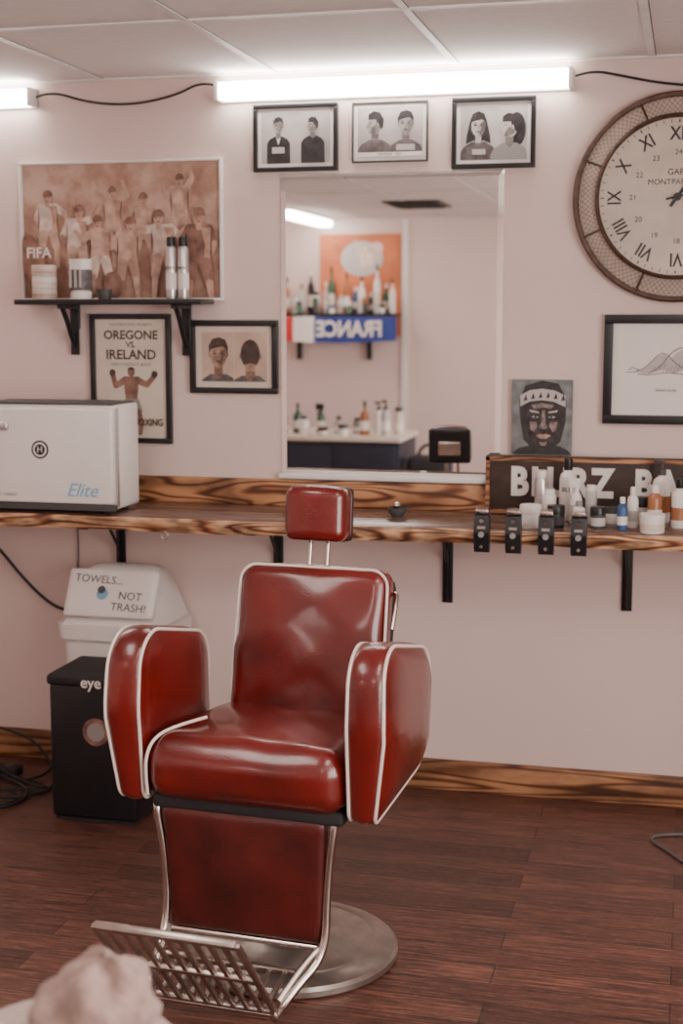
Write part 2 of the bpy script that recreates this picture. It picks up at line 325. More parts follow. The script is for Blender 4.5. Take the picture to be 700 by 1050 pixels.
def fixture(x0,x1,z0,z1,y0,y1):
    g=group('fluorescent_light',((x0+x1)/2,(y0+y1)/2,z1))
    box('housing',x0,x1,y1-.012,y1,z0-.004,z1+.004,M['white'],g,bev=.002)
    box('diffuser',x0+.012,x1-.012,y0,y1-.012,z0,z1,M['tube'],g,bev=.012)
    box('end_cap_1',x0,x0+.014,y0-.002,y1,z0-.003,z1+.003,M['white'],g,bev=.003); box('end_cap_2',x1-.014,x1,y0-.002,y1,z0-.003,z1+.003,M['white'],g,bev=.003)
fixture(-1.555,-.385,2.31,2.368,-.065,-.001)
fixture(-3.4,-2.21,2.316,2.372,-.065,-.001)
g=group('fluorescent_light',(-2.95,-6.2,H))
box('housing',-3.03,-2.87,-6.9,-5.6,H-.02,H,M['white'],g); box('diffuser',-3.01,-2.89,-6.88,-5.62,H-.07,H-.02,M['tube'],g,bev=.015)
for (x,y) in ((-1.67,-2.7),(.15,-2.7),(-.46,-5.3)):  # unseen glowing panels, added behind the view to brighten the room
    g=group('added_fill_panel',(x,y,H))
    box('rim',x-.3,x+.3,y-.6,y+.6,H-.012,H,M['white'],g); box('diffuser',x-.27,x+.27,y-.57,y+.57,H-.018,H-.012,M['fill_glow'],g)
g=group('ceiling_vent',(-1.9,-5.45,H))
box('vent_plate',-2.12,-1.72,-5.75,-5.2,H-.014,H,M['dgrey'],g)
for k in range(6): box('louver',-2.08,-1.76,-5.70+k*.085,-5.66+k*.085,H-.024,H-.014,M['blackm'],g)
tube('light_cable',[(-2.205,-.03,2.345),(-2.15,-.03,2.365),(-2.02,-.02,2.322),(-1.86,-.02,2.308),(-1.70,-.02,2.335),(-1.61,-.03,2.375),(-1.56,-.03,2.36)],.004,M['cable'])
tube('light_cable',[(-.380,-.03,2.345),(-.33,-.03,2.36),(-.25,-.02,2.345),(-.12,-.02,2.315),(.02,-.02,2.30),(.2,-.02,2.36),(.28,-.01,2.398)],.004,M['cable'])

# ------------------------------------------------------------------ pictures
g,a=frame('football_poster',-2.285,-1.545,1.655,2.13,.010,M['white'],M['fifa'],depth=.022)
def player(cx,cy,s,shirt,skin,hair,arms,shorts='f1',lean=0):
    W=a.w;Hh=a.h; r=Hh/W; m=s*Hh; hx=cx+lean*s*r
    for (dx,dy,ex,ey) in arms:
        a.C(cx+(.3*s*r if dx>0 else -.3*s*r),cy+.35*s,cx+dx*s*r,cy+dy*s,m*.17,m*.12,M[shirt]); a.C(cx+dx*s*r,cy+dy*s,cx+ex*s*r,cy+ey*s,m*.11,m*.07,M[skin])
    a.P([(cx-.15*s*r,cy+.5*s),(cx-.42*s*r,cy+.42*s),(cx-.36*s*r,cy-.1*s),(cx-.40*s*r,cy-.65*s),(cx+.40*s*r,cy-.65*s),(cx+.34*s*r,cy-.1*s),(cx+.42*s*r,cy+.42*s),(cx+.15*s*r,cy+.5*s)],M[shirt])
    a.P([(cx+.05*s*r,cy+.4*s),(cx+.40*s*r,cy+.38*s),(cx+.36*s*r,cy-.6*s),(cx+.15*s*r,cy-.6*s),(cx+.2*s*r,cy-.1*s)],M['tint'])
    a.C(cx-.2*s*r,cy-.7*s,cx-.3*s*r,cy-1.25*s,m*.2,m*.17,M[shorts]); a.C(cx+.2*s*r,cy-.7*s,cx+.34*s*r,cy-1.2*s,m*.2,m*.17,M[shorts])
    a.C(cx-.3*s*r,cy-1.3*s,cx-.35*s*r,cy-2.0*s,m*.12,m*.09,M[skin]); a.C(cx+.34*s*r,cy-1.3*s,cx+.4*s*r,cy-2.0*s,m*.12,m*.09,M[skin])
    a.C(hx,cy+.4*s,hx,cy+.6*s,m*.09,m*.09,M[skin]); a.E(hx,cy+.72*s,.18*s*r,.26*s,M[skin]); a.E(hx+.02*s*r,cy+.80*s,.20*s*r,.22*s,M[hair],-10,200)
    a.E(hx-.07*s*r,cy+.70*s,.03*s*r,.025*s,M[hair]); a.E(hx+.06*s*r,cy+.70*s,.03*s*r,.025*s,M[hair]); a.E(hx,cy+.58*s,.06*s*r,.03*s,M[hair])
player(.46,.66,.17,'f2','f2','f3',[(-.7,.7,-.9,1.2),(.7,.6,.5,1.2)],'f2')
player(.80,.74,.17,'f2','f2','f3',[(-.6,.0,-.8,.6),(.6,.8,.5,1.3)],'f2')
player(.13,.62,.19,'f1','f2','f3',[(-.5,-.1,-.2,-.5),(.7,.1,.9,-.3)],'f2')
player(.62,.60,.18,'f2','tint','f3',[(-.7,.2,-.9,.6),(.5,-.2,.2,-.5)],'f2')
player(.28,.50,.20,'f1','tint','f3',[(-.6,-.2,-.1,-.5),(.7,.5,1.0,.9)],'f2',lean=.1)
player(.40,.42,.20,'f2','f2','f3',[(-.7,.1,-1,.4),(.6,-.1,.2,-.4)],'f1',lean=-.1)
player(.54,.40,.20,'f2','f2','f3',[(-.6,.0,-.2,-.4),(.7,.3,1.0,.0)],'tint',lean=.15)
player(.72,.44,.21,'f1','f2','f3',[(-.7,.3,-1.1,.1),(.6,.1,.9,.4)],'f2',lean=-.15)
player(.90,.42,.24,'f3','tint','f3',[(-.6,-.1,-.3,-.6),(.5,-.1,.3,-.6)],'f3')
a.E(.06,.24,.06,.25,M['f3'],rot=.2); a.E(.47,.10,.05,.10,M['f3'],rot=.3)
a.T('FIFA',.085,.34,.05,M['white'],off=.001)
g,a=frame('boxing_poster',-2.035,-1.738,1.165,1.611,.018,M['black'],M['cream'],depth=.02)
a.T('THEATRE ROYAL PRESENTS',.5,.955,.013,M['bdark']); a.T('OREGONE',.5,.865,.042,M['bdark'],off=.0012); a.T('VS.',.5,.785,.028,M['bdark'],off=.0008); a.T('IRELAND',.5,.70,.046,M['bdark'],off=.0012)
a.T('HEAVYWEIGHT BOUT',.5,.62,.015,M['bdark'])
a.E(.50,.555,.05,.036,M['f3']); a.E(.50,.572,.052,.028,M['bdark'],0,180)
a.C(.42,.49,.28,.44,.013,.010,M['f3']); a.C(.28,.44,.24,.53,.010,.009,M['f3']); a.E(.235,.55,.045,.03,M['bdark'])
a.C(.58,.49,.72,.45,.013,.010,M['f3']); a.C(.72,.45,.82,.52,.010,.009,M['f3']); a.E(.83,.54,.045,.03,M['bdark'])
a.P([(.39,.52),(.61,.52),(.60,.42),(.58,.32),(.42,.32),(.40,.42)],M['f3'])
a.P([(.40,.33),(.60,.33),(.66,.22),(.52,.22),(.50,.27),(.48,.22),(.35,.22)],M['grey'])
a.C(.42,.22,.36,.13,.012,.009,M['f3']); a.C(.36,.13,.30,.03,.009,.007,M['f3']); a.C(.59,.22,.64,.13,.012,.009,M['f3']); a.C(.64,.13,.62,.04,.009,.007,M['f3'])
a.T('TICKETS',.17,.16,.018,M['bdark']); a.T('BOXING',.74,.13,.034,M['bdark'],off=.001,sx=.8)
for q in range(5): a.P([(.08,.30-.022*q),(.26,.30-.022*q),(.26,.305-.022*q),(.08,.305-.022*q)],M['bdark'])
g,a=frame('haircut_photo',-1.668,-1.355,1.342,1.59,.02,M['black'],M['photow'],depth=.022,mat_w=.020,mat_m=M['cream'])
bust(a,.26,.56,.27,M['bskin'],M['bdark'],M['pmid'],shade=M['bshade']); bust(a,.75,.56,.29,M['bskin'],M['bdark'],M['pmid'],'back',shade=M['bshade']); a.P([(.495,0),(.505,0),(.505,1),(.495,1)],M['cream'])
g,a=frame('mugshot_photo',-1.435,-1.147,2.078,2.295,.014,M['black'],M['photo'],depth=.02,mat_w=.012,mat_m=M['white2'])
for k in range(5): a.P([(0,.5+.1*k),(1,.5+.1*k),(1,.508+.1*k),(0,.508+.1*k)],M['lgrey'])
bust(a,.25,.74,.14,M['pskin'],M['pdark'],M['pdark'],shirt=M['white2']); bust(a,.75,.74,.14,M['pskin'],M['pdark'],M['pdark'],'profile')
a.P([(.16,.20),(.34,.20),(.34,.32),(.16,.32)],M['lgrey'])
g,a=frame('mugshot_photo',-1.10,-.848,2.10,2.292,.006,M['dgrey'],M['photo'],depth=.014,mat_w=.012,mat_m=M['white2'])
bust(a,.27,.68,.22,M['pskin'],M['pdark'],M['pmid'],'profile'); bust(a,.74,.66,.22,M['pskin'],M['pdark'],M['pmid']); a.P([(.60,.12),(.88,.12),(.88,.24),(.60,.24)],M['lgrey'])
a.P([(0,0),(1,0),(1,.09),(0,.09)],M['white2']); a.T('MEMPHIS  1957',.5,.045,.012,M['bdark'])
g,a=frame('mugshot_photo',-.77,-.502,2.072,2.294,.015,M['black'],M['photo'],depth=.02,mat_w=.012,mat_m=M['white2'])
a.E(.84,.55,.14,.32,M['pdark']); bust(a,.27,.64,.20,M['lgrey'],M['pdark'],M['pmid'],'long'); bust(a,.74,.62,.21,M['lgrey'],M['pdark'],M['grey'],'profile'); a.P([(.18,.10),(.38,.10),(.38,.20),(.18,.20)],M['lgrey'])
g,a=frame('sketch_picture',-.272,.12,1.262,1.608,.028,M['black'],M['white2'],depth=.025,mat_w=.03,mat_m=M['white'])
def stroke(pts,w=.0012,m='pmid'):
    for (x0,y0),(x1,y1) in zip(pts,pts[1:]): a.C(x0,y0,x1,y1,w,w,M[m])
a.P([(.10,.46),(.2,.48),(.3,.56),(.38,.67),(.46,.72),(.55,.66),(.62,.74),(.72,.80),(.80,.68),(.92,.55),(.94,.49),(.8,.47),(.7,.52),(.6,.45),(.45,.5),(.3,.45)],M['lgrey'])
stroke([(.05,.46),(.14,.47),(.22,.50),(.30,.57),(.38,.68),(.45,.73),(.52,.70),(.57,.62),(.66,.54),(.78,.48),(.95,.47)])
stroke([(.30,.45),(.38,.50),(.46,.58),(.50,.66)]); stroke([(.50,.66),(.56,.74),(.64,.80),(.72,.79),(.76,.70),(.70,.62)]); stroke([(.18,.44),(.3,.43),(.5,.46),(.7,.44),(.9,.45)]); stroke([(.2,.49),(.12,.53),(.08,.50)])
for q in range(12): stroke([(.34+.04*q,.46+.01*(q%3)),(.37+.04*q,.54+.015*(q%4))],.0006)
a.T('sketch study',.5,.22,.013,M['pmid'])
g=group('portrait_canvas',(-.465,-.02,1.28))
box('canvas',-.562,-.368,-.024,-.002,1.158,1.40,M['teal'],g,bev=.002)
a=Art(g,-.562,-.368,1.158,1.40,-.0245)
a.P([(0,0),(.12,.08),(.30,.12),(.42,.10),(.8,.12),(.95,.06),(1,0)],M['pdark'])
a.P([(.20,.20),(.14,.5),(.12,.72),(.22,.92),(.5,.99),(.77,.95),(.9,.75),(.90,.45),(.82,.18),(.66,.05),(.40,.04)],M['pdark'])
a.P([(.28,.28),(.24,.55),(.30,.68),(.55,.72),(.76,.66),(.80,.4),(.70,.18),(.54,.09),(.40,.12)],M['skin1'])
a.P([(.14,.64),(.3,.71),(.5,.73),(.7,.71),(.89,.64),(.89,.79),(.7,.86),(.5,.88),(.3,.86),(.14,.79)],M['lgrey'])
for k in range(6): x=.19+.125*k; zc=.745+.05*math.sin((x-.14)/.75*math.pi); a.P([(x,zc-.04),(x+.07,zc-.03),(x+.04,zc+.05)],M['skin1'])
for sg in (-1,1):
    c=.53
    a.P([(c+sg*.24,.60),(c+sg*.08,.575),(c+sg*.08,.555),(c+sg*.22,.57)],M['lgrey']); a.E(c+sg*.145,.505,.085,.04,M['pdark']); a.P([(c+sg*.20,.505),(c+sg*.14,.525),(c+sg*.08,.50),(c+sg*.14,.485)],M['lgrey']); a.E(c+sg*.135,.505,.022,.018,M['pdark'])
    a.P([(c+sg*.23,.44),(c+sg*.12,.44),(c+sg*.10,.38),(c+sg*.15,.30),(c+sg*.21,.33)],M['skin2'])
a.P([(.51,.60),(.55,.60),(.57,.42),(.60,.37),(.57,.345),(.49,.345),(.46,.37),(.50,.42)],M['skin2']); a.P([(.41,.255),(.48,.28),(.53,.27),(.58,.28),(.66,.255),(.58,.215),(.48,.215)],M['tint']); a.P([(.46,.17),(.60,.17),(.57,.12),(.50,.12)],M['skin2'])
a.P([(.33,.66),(.50,.69),(.70,.66),(.66,.61),(.53,.635),(.38,.61)],M['skin2'])

# ------------------------------------------------------------------ mirror
g=group('vanity_mirror',(-.98,0,1.57))
x0,x1,z0,z1=-1.345,-.60,1.075,2.068
bm=bmesh.new(); b_=.018
o_=[bm.verts.new(p) for p in ((x0,-.006,z0),(x1,-.006,z0),(x1,-.006,z1),(x0,-.006,z1))]
i_=[bm.verts.new(p) for p in ((x0+b_,-.0085,z0+b_),(x1-b_,-.0085,z0+b_),(x1-b_,-.0085,z1-b_),(x0+b_,-.0085,z1-b_))]
k_=[bm.verts.new((v.co.x,-.0005,v.co.z)) for v in o_]
bm.faces.new(i_)
for i in range(4):
    j=(i+1)%4; bm.faces.new((o_[i],o_[j],i_[j],i_[i])); bm.faces.new((k_[i],k_[j],o_[j],o_[i]))
mk('glass',bm,M['mirror'],g)
box('bottom_ledge',x0-.005,x1-.02,-.035,0,z0-.018,z0,M['white2'],g,bev=.003)

# ------------------------------------------------------------------ clock
cx,cz=-.058,1.968
g=group('round_clock',(cx,0,cz))
RX=Matrix.Rotation(math.radians(90),4,'X')
lathe('case',[(0,0),(.24,0),(.305,.012),(.318,.02),(.322,.032),(.316,.042),(.306,.040),(.302,.03)],(cx,0,cz),M['rust'],g,96,xf=RX)
lathe('mesh_band_backing',[(.306,.032),(.245,.052)],(cx,0,cz),M['meshback'],g,96,xf=RX)
lathe('inner_rim',[(.25,.05),(.252,.062),(.245,.066),(.240,.062),(.238,.052)],(cx,0,cz),M['rust'],g,96,xf=RX)
lathe('dial',[(.241,.054),(0,.054)],(cx,0,cz),M['clockface'],g,96,xf=RX)
def band(name,steps,sgn):
    bm=bmesh.new()
    for k in range(steps):
        a0=2*math.pi*k/steps; a1=a0+sgn*2*math.pi/steps*3.2
        w=.0010/.28
        def pt(r,t,h): return (cx+r*math.cos(t),-h,cz+r*math.sin(t))
        r0,h0,r1,h1=.304,.0345,.247,.0535
        bm.faces.new([bm.verts.new(pt(r0,a0-w,h0)),bm.verts.new(pt(r0,a0+w,h0)),bm.verts.new(pt(r1,a1+w,h1)),bm.verts.new(pt(r1,a1-w,h1))])
    return mk(name,bm,M['wire'],g)
band('mesh_wires_1',110,1); band('mesh_wires_2',110,-1)
for k in range(8):
    t=math.radians(22.5+45*k); cyl('rivet_strap',(cx+.245*math.cos(t),-.058,cz+.245*math.sin(t)),(cx+.318*math.cos(t),-.036,cz+.318*math.sin(t)),.0035,M['rust'],g,8)
rom=['XII','I','II','III','IIII','V','VI','VII','VIII','IX','X','XI']
for h in range(12):
    t=math.radians(90-30*h); rr=.190
    text('numeral',rom[h],(cx+rr*math.cos(t),-.0545,cz+rr*math.sin(t)),.058,M['pdark'],g,rot=(math.pi/2,-(t-math.pi/2),0),ext=.0003,off=.0010,sx=.8)
    rr=.135; text('numeral_small',str(h+12 if h else 24),(cx+rr*math.cos(t),-.0545,cz+rr*math.sin(t)),.023,M['bdark'],g,ext=.0003)
bm=bmesh.new()
for k in range(60):
    t=2*math.pi*k/60; w=.0022 if k%5 else .004; r0,r1=.224,.234
    c,s_=math.cos(t),math.sin(t)
    bm.faces.new([bm.verts.new((cx+r*c-sg*w/2*s_,-.0548,cz+r*s_+sg*w/2*c)) for r,sg in ((r0,-1),(r1,-1),(r1,1),(r0,1))])
mk('minute_marks',bm,M['bdark'],g)
text('dial_text','GARE',(cx,-.0545,cz+.075),.026,M['bdark'],g); text('dial_text_2','MONTPARNASSE',(cx,-.0545,cz+.045),.024,M['bdark'],g)
def hand(name,ang,ln,w,y):
    c,s_=math.cos(ang),math.sin(ang); bm=bmesh.new()
    P=[(-.035,-w*.4),(ln*.55,-w*.5),(ln*.7,-w*1.3),(ln,0),(ln*.7,w*1.3),(ln*.55,w*.5),(-.035,w*.4)]
    f=bm.faces.new([bm.verts.new((cx+a*c-b*s_,y,cz+a*s_+b*c)) for a,b in P])
    r=bmesh.ops.extrude_face_region(bm,geom=[f]); bmesh.ops.translate(bm,vec=(0,-.002,0),verts=[v for v in r['geom'] if isinstance(v,bmesh.types.BMVert)])
    mk(name,bm,M['black'],g)
hand('hour_hand',math.radians(55),.12,.011,-.058); hand('minute_hand',math.radians(12),.18,.008,-.062)
cyl('hub',(cx,-.054,cz),(cx,-.068,cz),.012,M['black'],g)

# ------------------------------------------------------------------ wall shelf + products
g=group('floating_shelf',(-1.91,0,1.66))
box('board',-2.25,-1.575,-.155,-.024,1.642,1.66,M['black'],g,bev=.003)
for x in (-2.085,-1.675):
    box('bracket_wall',x-.016,x+.016,-.030,-.0235,1.47,1.642,M['black'],g,bev=.002)
    box('bracket_spacer',x-.010,x+.010,-.024,-.0005,1.56,1.642,M['black'],g)
    box('bracket_arm',x-.016,x+.016,-.135,-.024,1.628,1.642,M['black'],g,bev=.002)
    tube('bracket_curve',[(x,-.028,1.50),(x,-.055,1.53),(x,-.09,1.59),(x,-.13,1.635)],.009,M['black'],g)
def bottle(name,x,y,z,r,h,body,cap,kind='bottle',label=None,txt=None):
    g=group(name,(x,y,z))
    if kind=='jar':
        lathe('body',[(0,0),(r*.95,0),(r,h*.06),(r,h*.62),(r*.97,h*.64)],(x,y,z),body,g,24); lathe('lid',[(r*.97,h*.62),(r*1.04,h*.64),(r*1.04,h*.96),(r*.98,h),(0,h)],(x,y,z),cap,g,24)
    elif kind=='can':
        lathe('body',[(0,0),(r*.96,0),(r,h*.02),(r,h*.80),(r*.9,h*.84),(r*.6,h*.86)],(x,y,z),body,g,24); lathe('cap',[(r*.62,h*.845),(r*.8,h*.85),(r*.8,h*.97),(r*.74,h),(0,h)],(x,y,z),cap,g,24)
    elif kind=='pump':
        lathe('body',[(0,0),(r*.94,0),(r,h*.03),(r,h*.62),(r*.8,h*.68),(r*.4,h*.72),(r*.4,h*.76)],(x,y,z),body,g,24); lathe('collar',[(r*.46,h*.74),(r*.46,h*.82),(r*.18,h*.84),(r*.16,h*.94),(0,h*.94)],(x,y,z),cap,g,16)
        box('spout',x-r*.95,x+r*.3,y-r*.22,y+r*.22,z+h*.93,z+h,cap,g,bev=r*.12)
    elif kind=='spray':
        lathe('body',[(0,0),(r*.94,0),(r,h*.03),(r,h*.45),(r*.75,h*.62),(r*.35,h*.72)],(x,y,z),body,g,24); lathe('neck',[(r*.42,h*.70),(r*.42,h*.8),(0,h*.8)],(x,y,z),cap,g,16)
        box('trigger_head',x-r*1.2,x+r*.6,y-r*.3,y+r*.3,z+h*.8,z+h,cap,g,bev=r*.15); box('trigger',x-r*.9,x-r*.65,y-r*.15,y+r*.15,z+h*.62,z+h*.8,cap,g,bev=r*.05)
    elif kind=='wine':
        lathe('body',[(0,0),(r*.9,0),(r,h*.03),(r,h*.55),(r*.85,h*.64),(r*.32,h*.74),(r*.30,h*.9)],(x,y,z),body,g,20); lathe('cap',[(r*.34,h*.86),(r*.36,h*.99),(r*.3,h),(0,h)],(x,y,z),cap,g,14)
    else:
        lathe('body',[(0,0),(r*.94,0),(r,h*.03),(r,h*.66),(r*.85,h*.74),(r*.42,h*.80),(r*.42,h*.83)],(x,y,z),body,g,24); lathe('cap',[(r*.5,h*.81),(r*.52,h*.82),(r*.5,h*.99),(r*.4,h),(0,h)],(x,y,z),cap,g,16)
    if label is not None:
        a_,b_=(.16,.42) if kind!='jar' else (.12,.5)
        lathe('label',[(r*1.012,h*a_),(r*1.012,h*b_)],(x,y,z),label,g,24)
    if txt: text('label_text',txt,(x,y-r*1.03,z+h*.5),r*.75,M['pdark'],g)
    return g
SZ=1.66
g=group('pomade_tins',(-2.165,-.09,SZ))
for k,(cc,tt) in enumerate(((M['cream'],M['f2']),(M['white2'],M['f1']),(M['cream'],M['f2']))):
    lathe('tin_%d'%k,[(0,0),(.040,0),(.042,.003),(.042,.036),(.040,.038),(0,.038)],(-2.165,-.09,SZ+k*.039),cc,g); lathe('tin_band_%d'%k,[(.0425,.008),(.0425,.020)],(-2.165,-.09,SZ+k*.039),tt,g)
g=group('product_jar',(-2.03,-.09,SZ))
lathe('body',[(0,0),(.036,0),(.036,.025),(.033,.027),(.038,.12),(.038,.135),(0,.135)],(-2.03,-.09,SZ),M['white2'],g); lathe('label',[(.0375,.03),(.0387,.10)],(-2.03,-.09,SZ),M['pmid'],g)
for k in range(3): box('label_mark',-2.055+.018*k,-2.047+.018*k,-.130,-.1285,SZ+.04,SZ+.10,M['lgrey'],g)
g=group('wax_pot',(-1.94,-.10,SZ)); lathe('pot',[(0,0),(.022,0),(.026,.03),(.026,.034),(.022,.034),(.018,.01),(0,.01)],(-1.94,-.10,SZ),M['dgrey'],g)
bottle('shampoo_bottle',-1.703,-.09,SZ,.0185,.205,M['silver'],M['black'],'can',M['white2'],'LEMO'); bottle('shampoo_bottle',-1.662,-.085,SZ,.0185,.205,M['silver'],M['black'],'can',M['white2'],'NINE')

# ------------------------------------------------------------------ counter
CT=.962
bm=bmesh.new(); nx=260; X0,X1=-3.3,1.0
def edge(x): return .004*math.sin(x*4.1)+.0025*math.sin(x*13.3+1)+.0015*math.sin(x*37)
rows=[]
for i in range(nx+1):
    x=X0+(X1-X0)*i/nx
    yf=-.418-edge(x); zb=CT-.044+.002*math.sin(x*9)
    prof=[(-.0005,CT),(yf+.010,CT),(yf+.003,CT-.003),(yf,CT-.010),(yf+.003,CT-.03),(yf+.009,zb),(-.0005,zb)]
    rows.append([bm.verts.new((x,y,z)) for y,z in prof])
for i in range(nx):
    for k in range(7):
        j=(k+1)%7
        f=bm.faces.new((rows[i][k],rows[i+1][k],rows[i+1][j],rows[i][j])); f.material_index=0 if k==0 else 1
bm.faces.new(rows[0]); bm.faces.new(rows[-1][::-1])
wc=group('barber_counter',(-1.1,0,CT))
mk('slab',bm,[M['ctop'],M['burnt_edge']],wc,smooth=True,angle=50)
for x in (-2.6,-1.94,-1.36,-.77,-.18,.5):
    box('bracket_wall_plate',x-.017,x+.017,-.008,-.0005,.65,CT-.048,M['black'],wc,bev=.001)
    box('bracket_rib',x-.003,x+.003,-.03,-.006,.66,CT-.048,M['black'],wc)
    box('bracket_arm',x-.017,x+.017,-.33,-.0005,CT-.058,CT-.046,M['black'],wc,bev=.001)
    tube('bracket_brace',[(x,-.012,.78),(x,-.13,CT-.060)],.005,M['black'],wc,smooth=False)
box('backsplash',-1.875,-.642,-.022,-.0005,CT,CT+.090,M['burnt'],wc,bev=.004)
tube('screw_eye',[(-1.62+.012*math.cos(t*.5),-.41,CT-.055+.012*math.sin(t*.5)) for t in range(13)],.002,M['chrome'],wc)

g=group('barber_sign',(-.25,-.04,1.06))
box('board',-.64,.30,-.055,-.026,CT+.001,1.155,M['darkwood'],g,bev=.004)
for z in (CT+.004,1.138): box('edge_strip',-.64,.30,-.060,-.055,z,z+.013,M['burnt'],g)
box('edge_left',-.64,-.627,-.060,-.055,CT+.004,1.15,M['burnt'],g)
for ch,px in (('B',-.530),('L',-.467),('U',-.405),('R',-.338),('Z',-.265),('B',-.135),('A',-.060),('R',.015),('B',.09),('E',.16),('R',.23)):
    text('letter_'+ch,ch,(px,-.0575,1.068),.125,M['white2'],g,ext=.003,off=.0055,sx=.82)

bt=bottle
bt('cream_jar',-.462,-.335,CT,.032,.072,M['white'],M['white2'],'jar')
bt('hairspray_can',-.452,-.12,CT,.021,.155,M['silver'],M['white'],'can',M['lgrey'])
bt('gel_bottle',-.418,-.21,CT,.022,.105,M['white'],M['white2'],'can')
bt('pomade_jar',-.388,-.30,CT,.026,.068,M['black'],M['black'],'jar',M['dgrey'])
bt('lotion_bottle',-.368,-.12,CT,.027,.195,M['white'],M['black'],'bottle',M['white2'],'BLU')
bt('spray_bottle',-.335,-.20,CT,.020,.14,M['white'],M['white'],'spray',M['lgrey'])
bt('talc_bottle',-.318,-.315,CT,.020,.085,M['white2'],M['grey'],'bottle')
bt('pomade_jar',-.262,-.285,CT,.023,.065,M['dgrey'],M['black'],'jar',M['lgrey'])
bt('lotion_bottle',-.29,-.19,CT,.018,.12,M['lgrey'],M['white'],'can')
bt('cream_jar',-.225,-.17,CT,.026,.05,M['white'],M['dgrey'],'jar')
bt('aftershave_bottle',-.188,-.31,CT,.016,.10,M['blue'],M['white'],'bottle',M['white2'])
bt('lotion_bottle',-.160,-.25,CT,.017,.125,M['white'],M['white2'],'bottle',M['lgrey'])
bt('cream_jar',-.098,-.345,CT,.036,.058,M['white2'],M['white'],'jar',M['cream'])
bt('hair_tonic_bottle',-.078,-.11,CT,.028,.20,M['white2'],M['dgrey'],'pump',M['amber'])
bt('hair_tonic_bottle',-.022,-.22,CT,.024,.15,M['white2'],M['black'],'bottle',M['amber'])
bt('pomade_jar',-.135,-.165,CT,.022,.085,M['lgrey'],M['black'],'jar')
bt('hair_tonic_bottle',-.095,-.225,CT,.022,.13,M['amber'],M['white'],'bottle',M['white2'])
bt('lotion_bottle',.06,-.2,CT,.028,.17,M['white'],M['black'],'pump')
g=group('shaving_bowl',(-.90,-.22,CT))
lathe('bowl',[(0,0),(.022,0),(.018,.006),(.03,.02),(.032,.034),(.029,.034),(.025,.02),(0,.014)],(-.90,-.22,CT),M['dgrey'],g)
lathe('brush_knob',[(0,.012),(.010,.014),(.008,.03),(.013,.04),(.009,.05),(0,.052)],(-.90,-.22,CT),M['chrome'],g)

for x in (-.595,-.500,-.403,-.307):
    g=group('hair_clipper',(x,-.44,.95)); y=-.422-edge(x); dz=.030
    box('holder_hook',x-.018,x+.018,y-.012,y+.05,CT+.0005,CT+.007,M['black'],g,bev=.002)
    prism_x('body',roundpoly([(y-.004,.865+dz,.008),(y-.034,.87+dz,.012),(y-.042,.93+dz,.012),(y-.030,.985+dz,.01),(y-.004,.99+dz,.006)],5),x-.023,x+.023,M['black'],g,bev=.007)
    box('blade',x-.019,x+.019,y-.034,y-.012,.987+dz,.999+dz,M['chrome'],g,bev=.002)
    for k in range(7): box('tooth_%d'%k,x-.018+k*.0055,x-.0155+k*.0055,y-.033,y-.024,.999+dz,1.006+dz,M['chrome'],g)
    cyl('screw_top',(x,y-.036,.968+dz),(x,y-.042,.966+dz),.007,M['chrome'],g,12); cyl('switch',(x,y-.041,.925+dz),(x,y-.047,.925+dz),.009,M['grey'],g,14)
    cyl('screw_low',(x,y-.036,.888+dz),(x,y-.042,.888+dz),.005,M['chrome'],g,12)
    box('badge',x-.012,x+.012,y-.0440,y-.0415,.942+dz,.950+dz,M['silver'],g)

# ------------------------------------------------------------------ towel warmer
g=group('towel_warmer',(-2.04,-.25,CT))
x0,x1,y0,y1,z0,z1=-2.275,-1.80,-.39,-.165,CT+.014,1.318
box('cabinet',x0,x1,y0+.03,y1,z0,z1,M['white'],g,bev=.012)
box('door',x0+.004,x1-.004,y0,y0+.028,z0+.02,z1-.012,M['white'],g,bev=.008)
box('top_tray',x0+.01,x1-.01,y0+.03,y1-.01,z1,z1+.006,M['dgrey'],g,bev=.002)
box('base_strip',x0,x1,y0+.002,y0+.03,z0-.002,z0+.018,M['dgrey'],g,bev=.002)
box('side_trim',x1-.003,x1+.002,y0+.03,y0+.045,z0+.01,z1-.01,M['silver'],g)
for fx in (x0+.04,x1-.04):
    for fy in (y0+.05,y1-.04): cyl('foot',(fx,fy,CT),(fx,fy,z0+.002),.014,M['blackm'],g,14)
box('handle',x0+.02,x0+.115,y0-.022,y0-.006,1.235,1.262,M['silver'],g,bev=.006); box('handle_post',x0+.03,x0+.045,y0-.01,y0+.005,1.24,1.256,M['silver'],g)
lathe('badge_ring',[(.030,0),(.030,.001),(0,.001)],(-2.055,y0,1.172),M['black'],g,xf=RX)
lathe('badge_disc',[(.024,.001),(.024,.0016),(0,.0016)],(-2.055,y0,1.172),M['white2'],g,xf=RX)
lathe('badge_core',[(.018,.0016),(.018,.002),(0,.002)],(-2.055,y0,1.172),M['black'],g,xf=RX)
text('badge_text','H',(-2.055,y0-.0024,1.172),.028,M['white2'],g)
text('logo_text','Elite',(-1.912,y0-.0008,1.040),.062,M['lblue'],g,sheary=.35,off=.0004)
text('small_text','TOWEL CABINET',(-2.19,y0-.0008,1.022),.013,M['grey'],g)

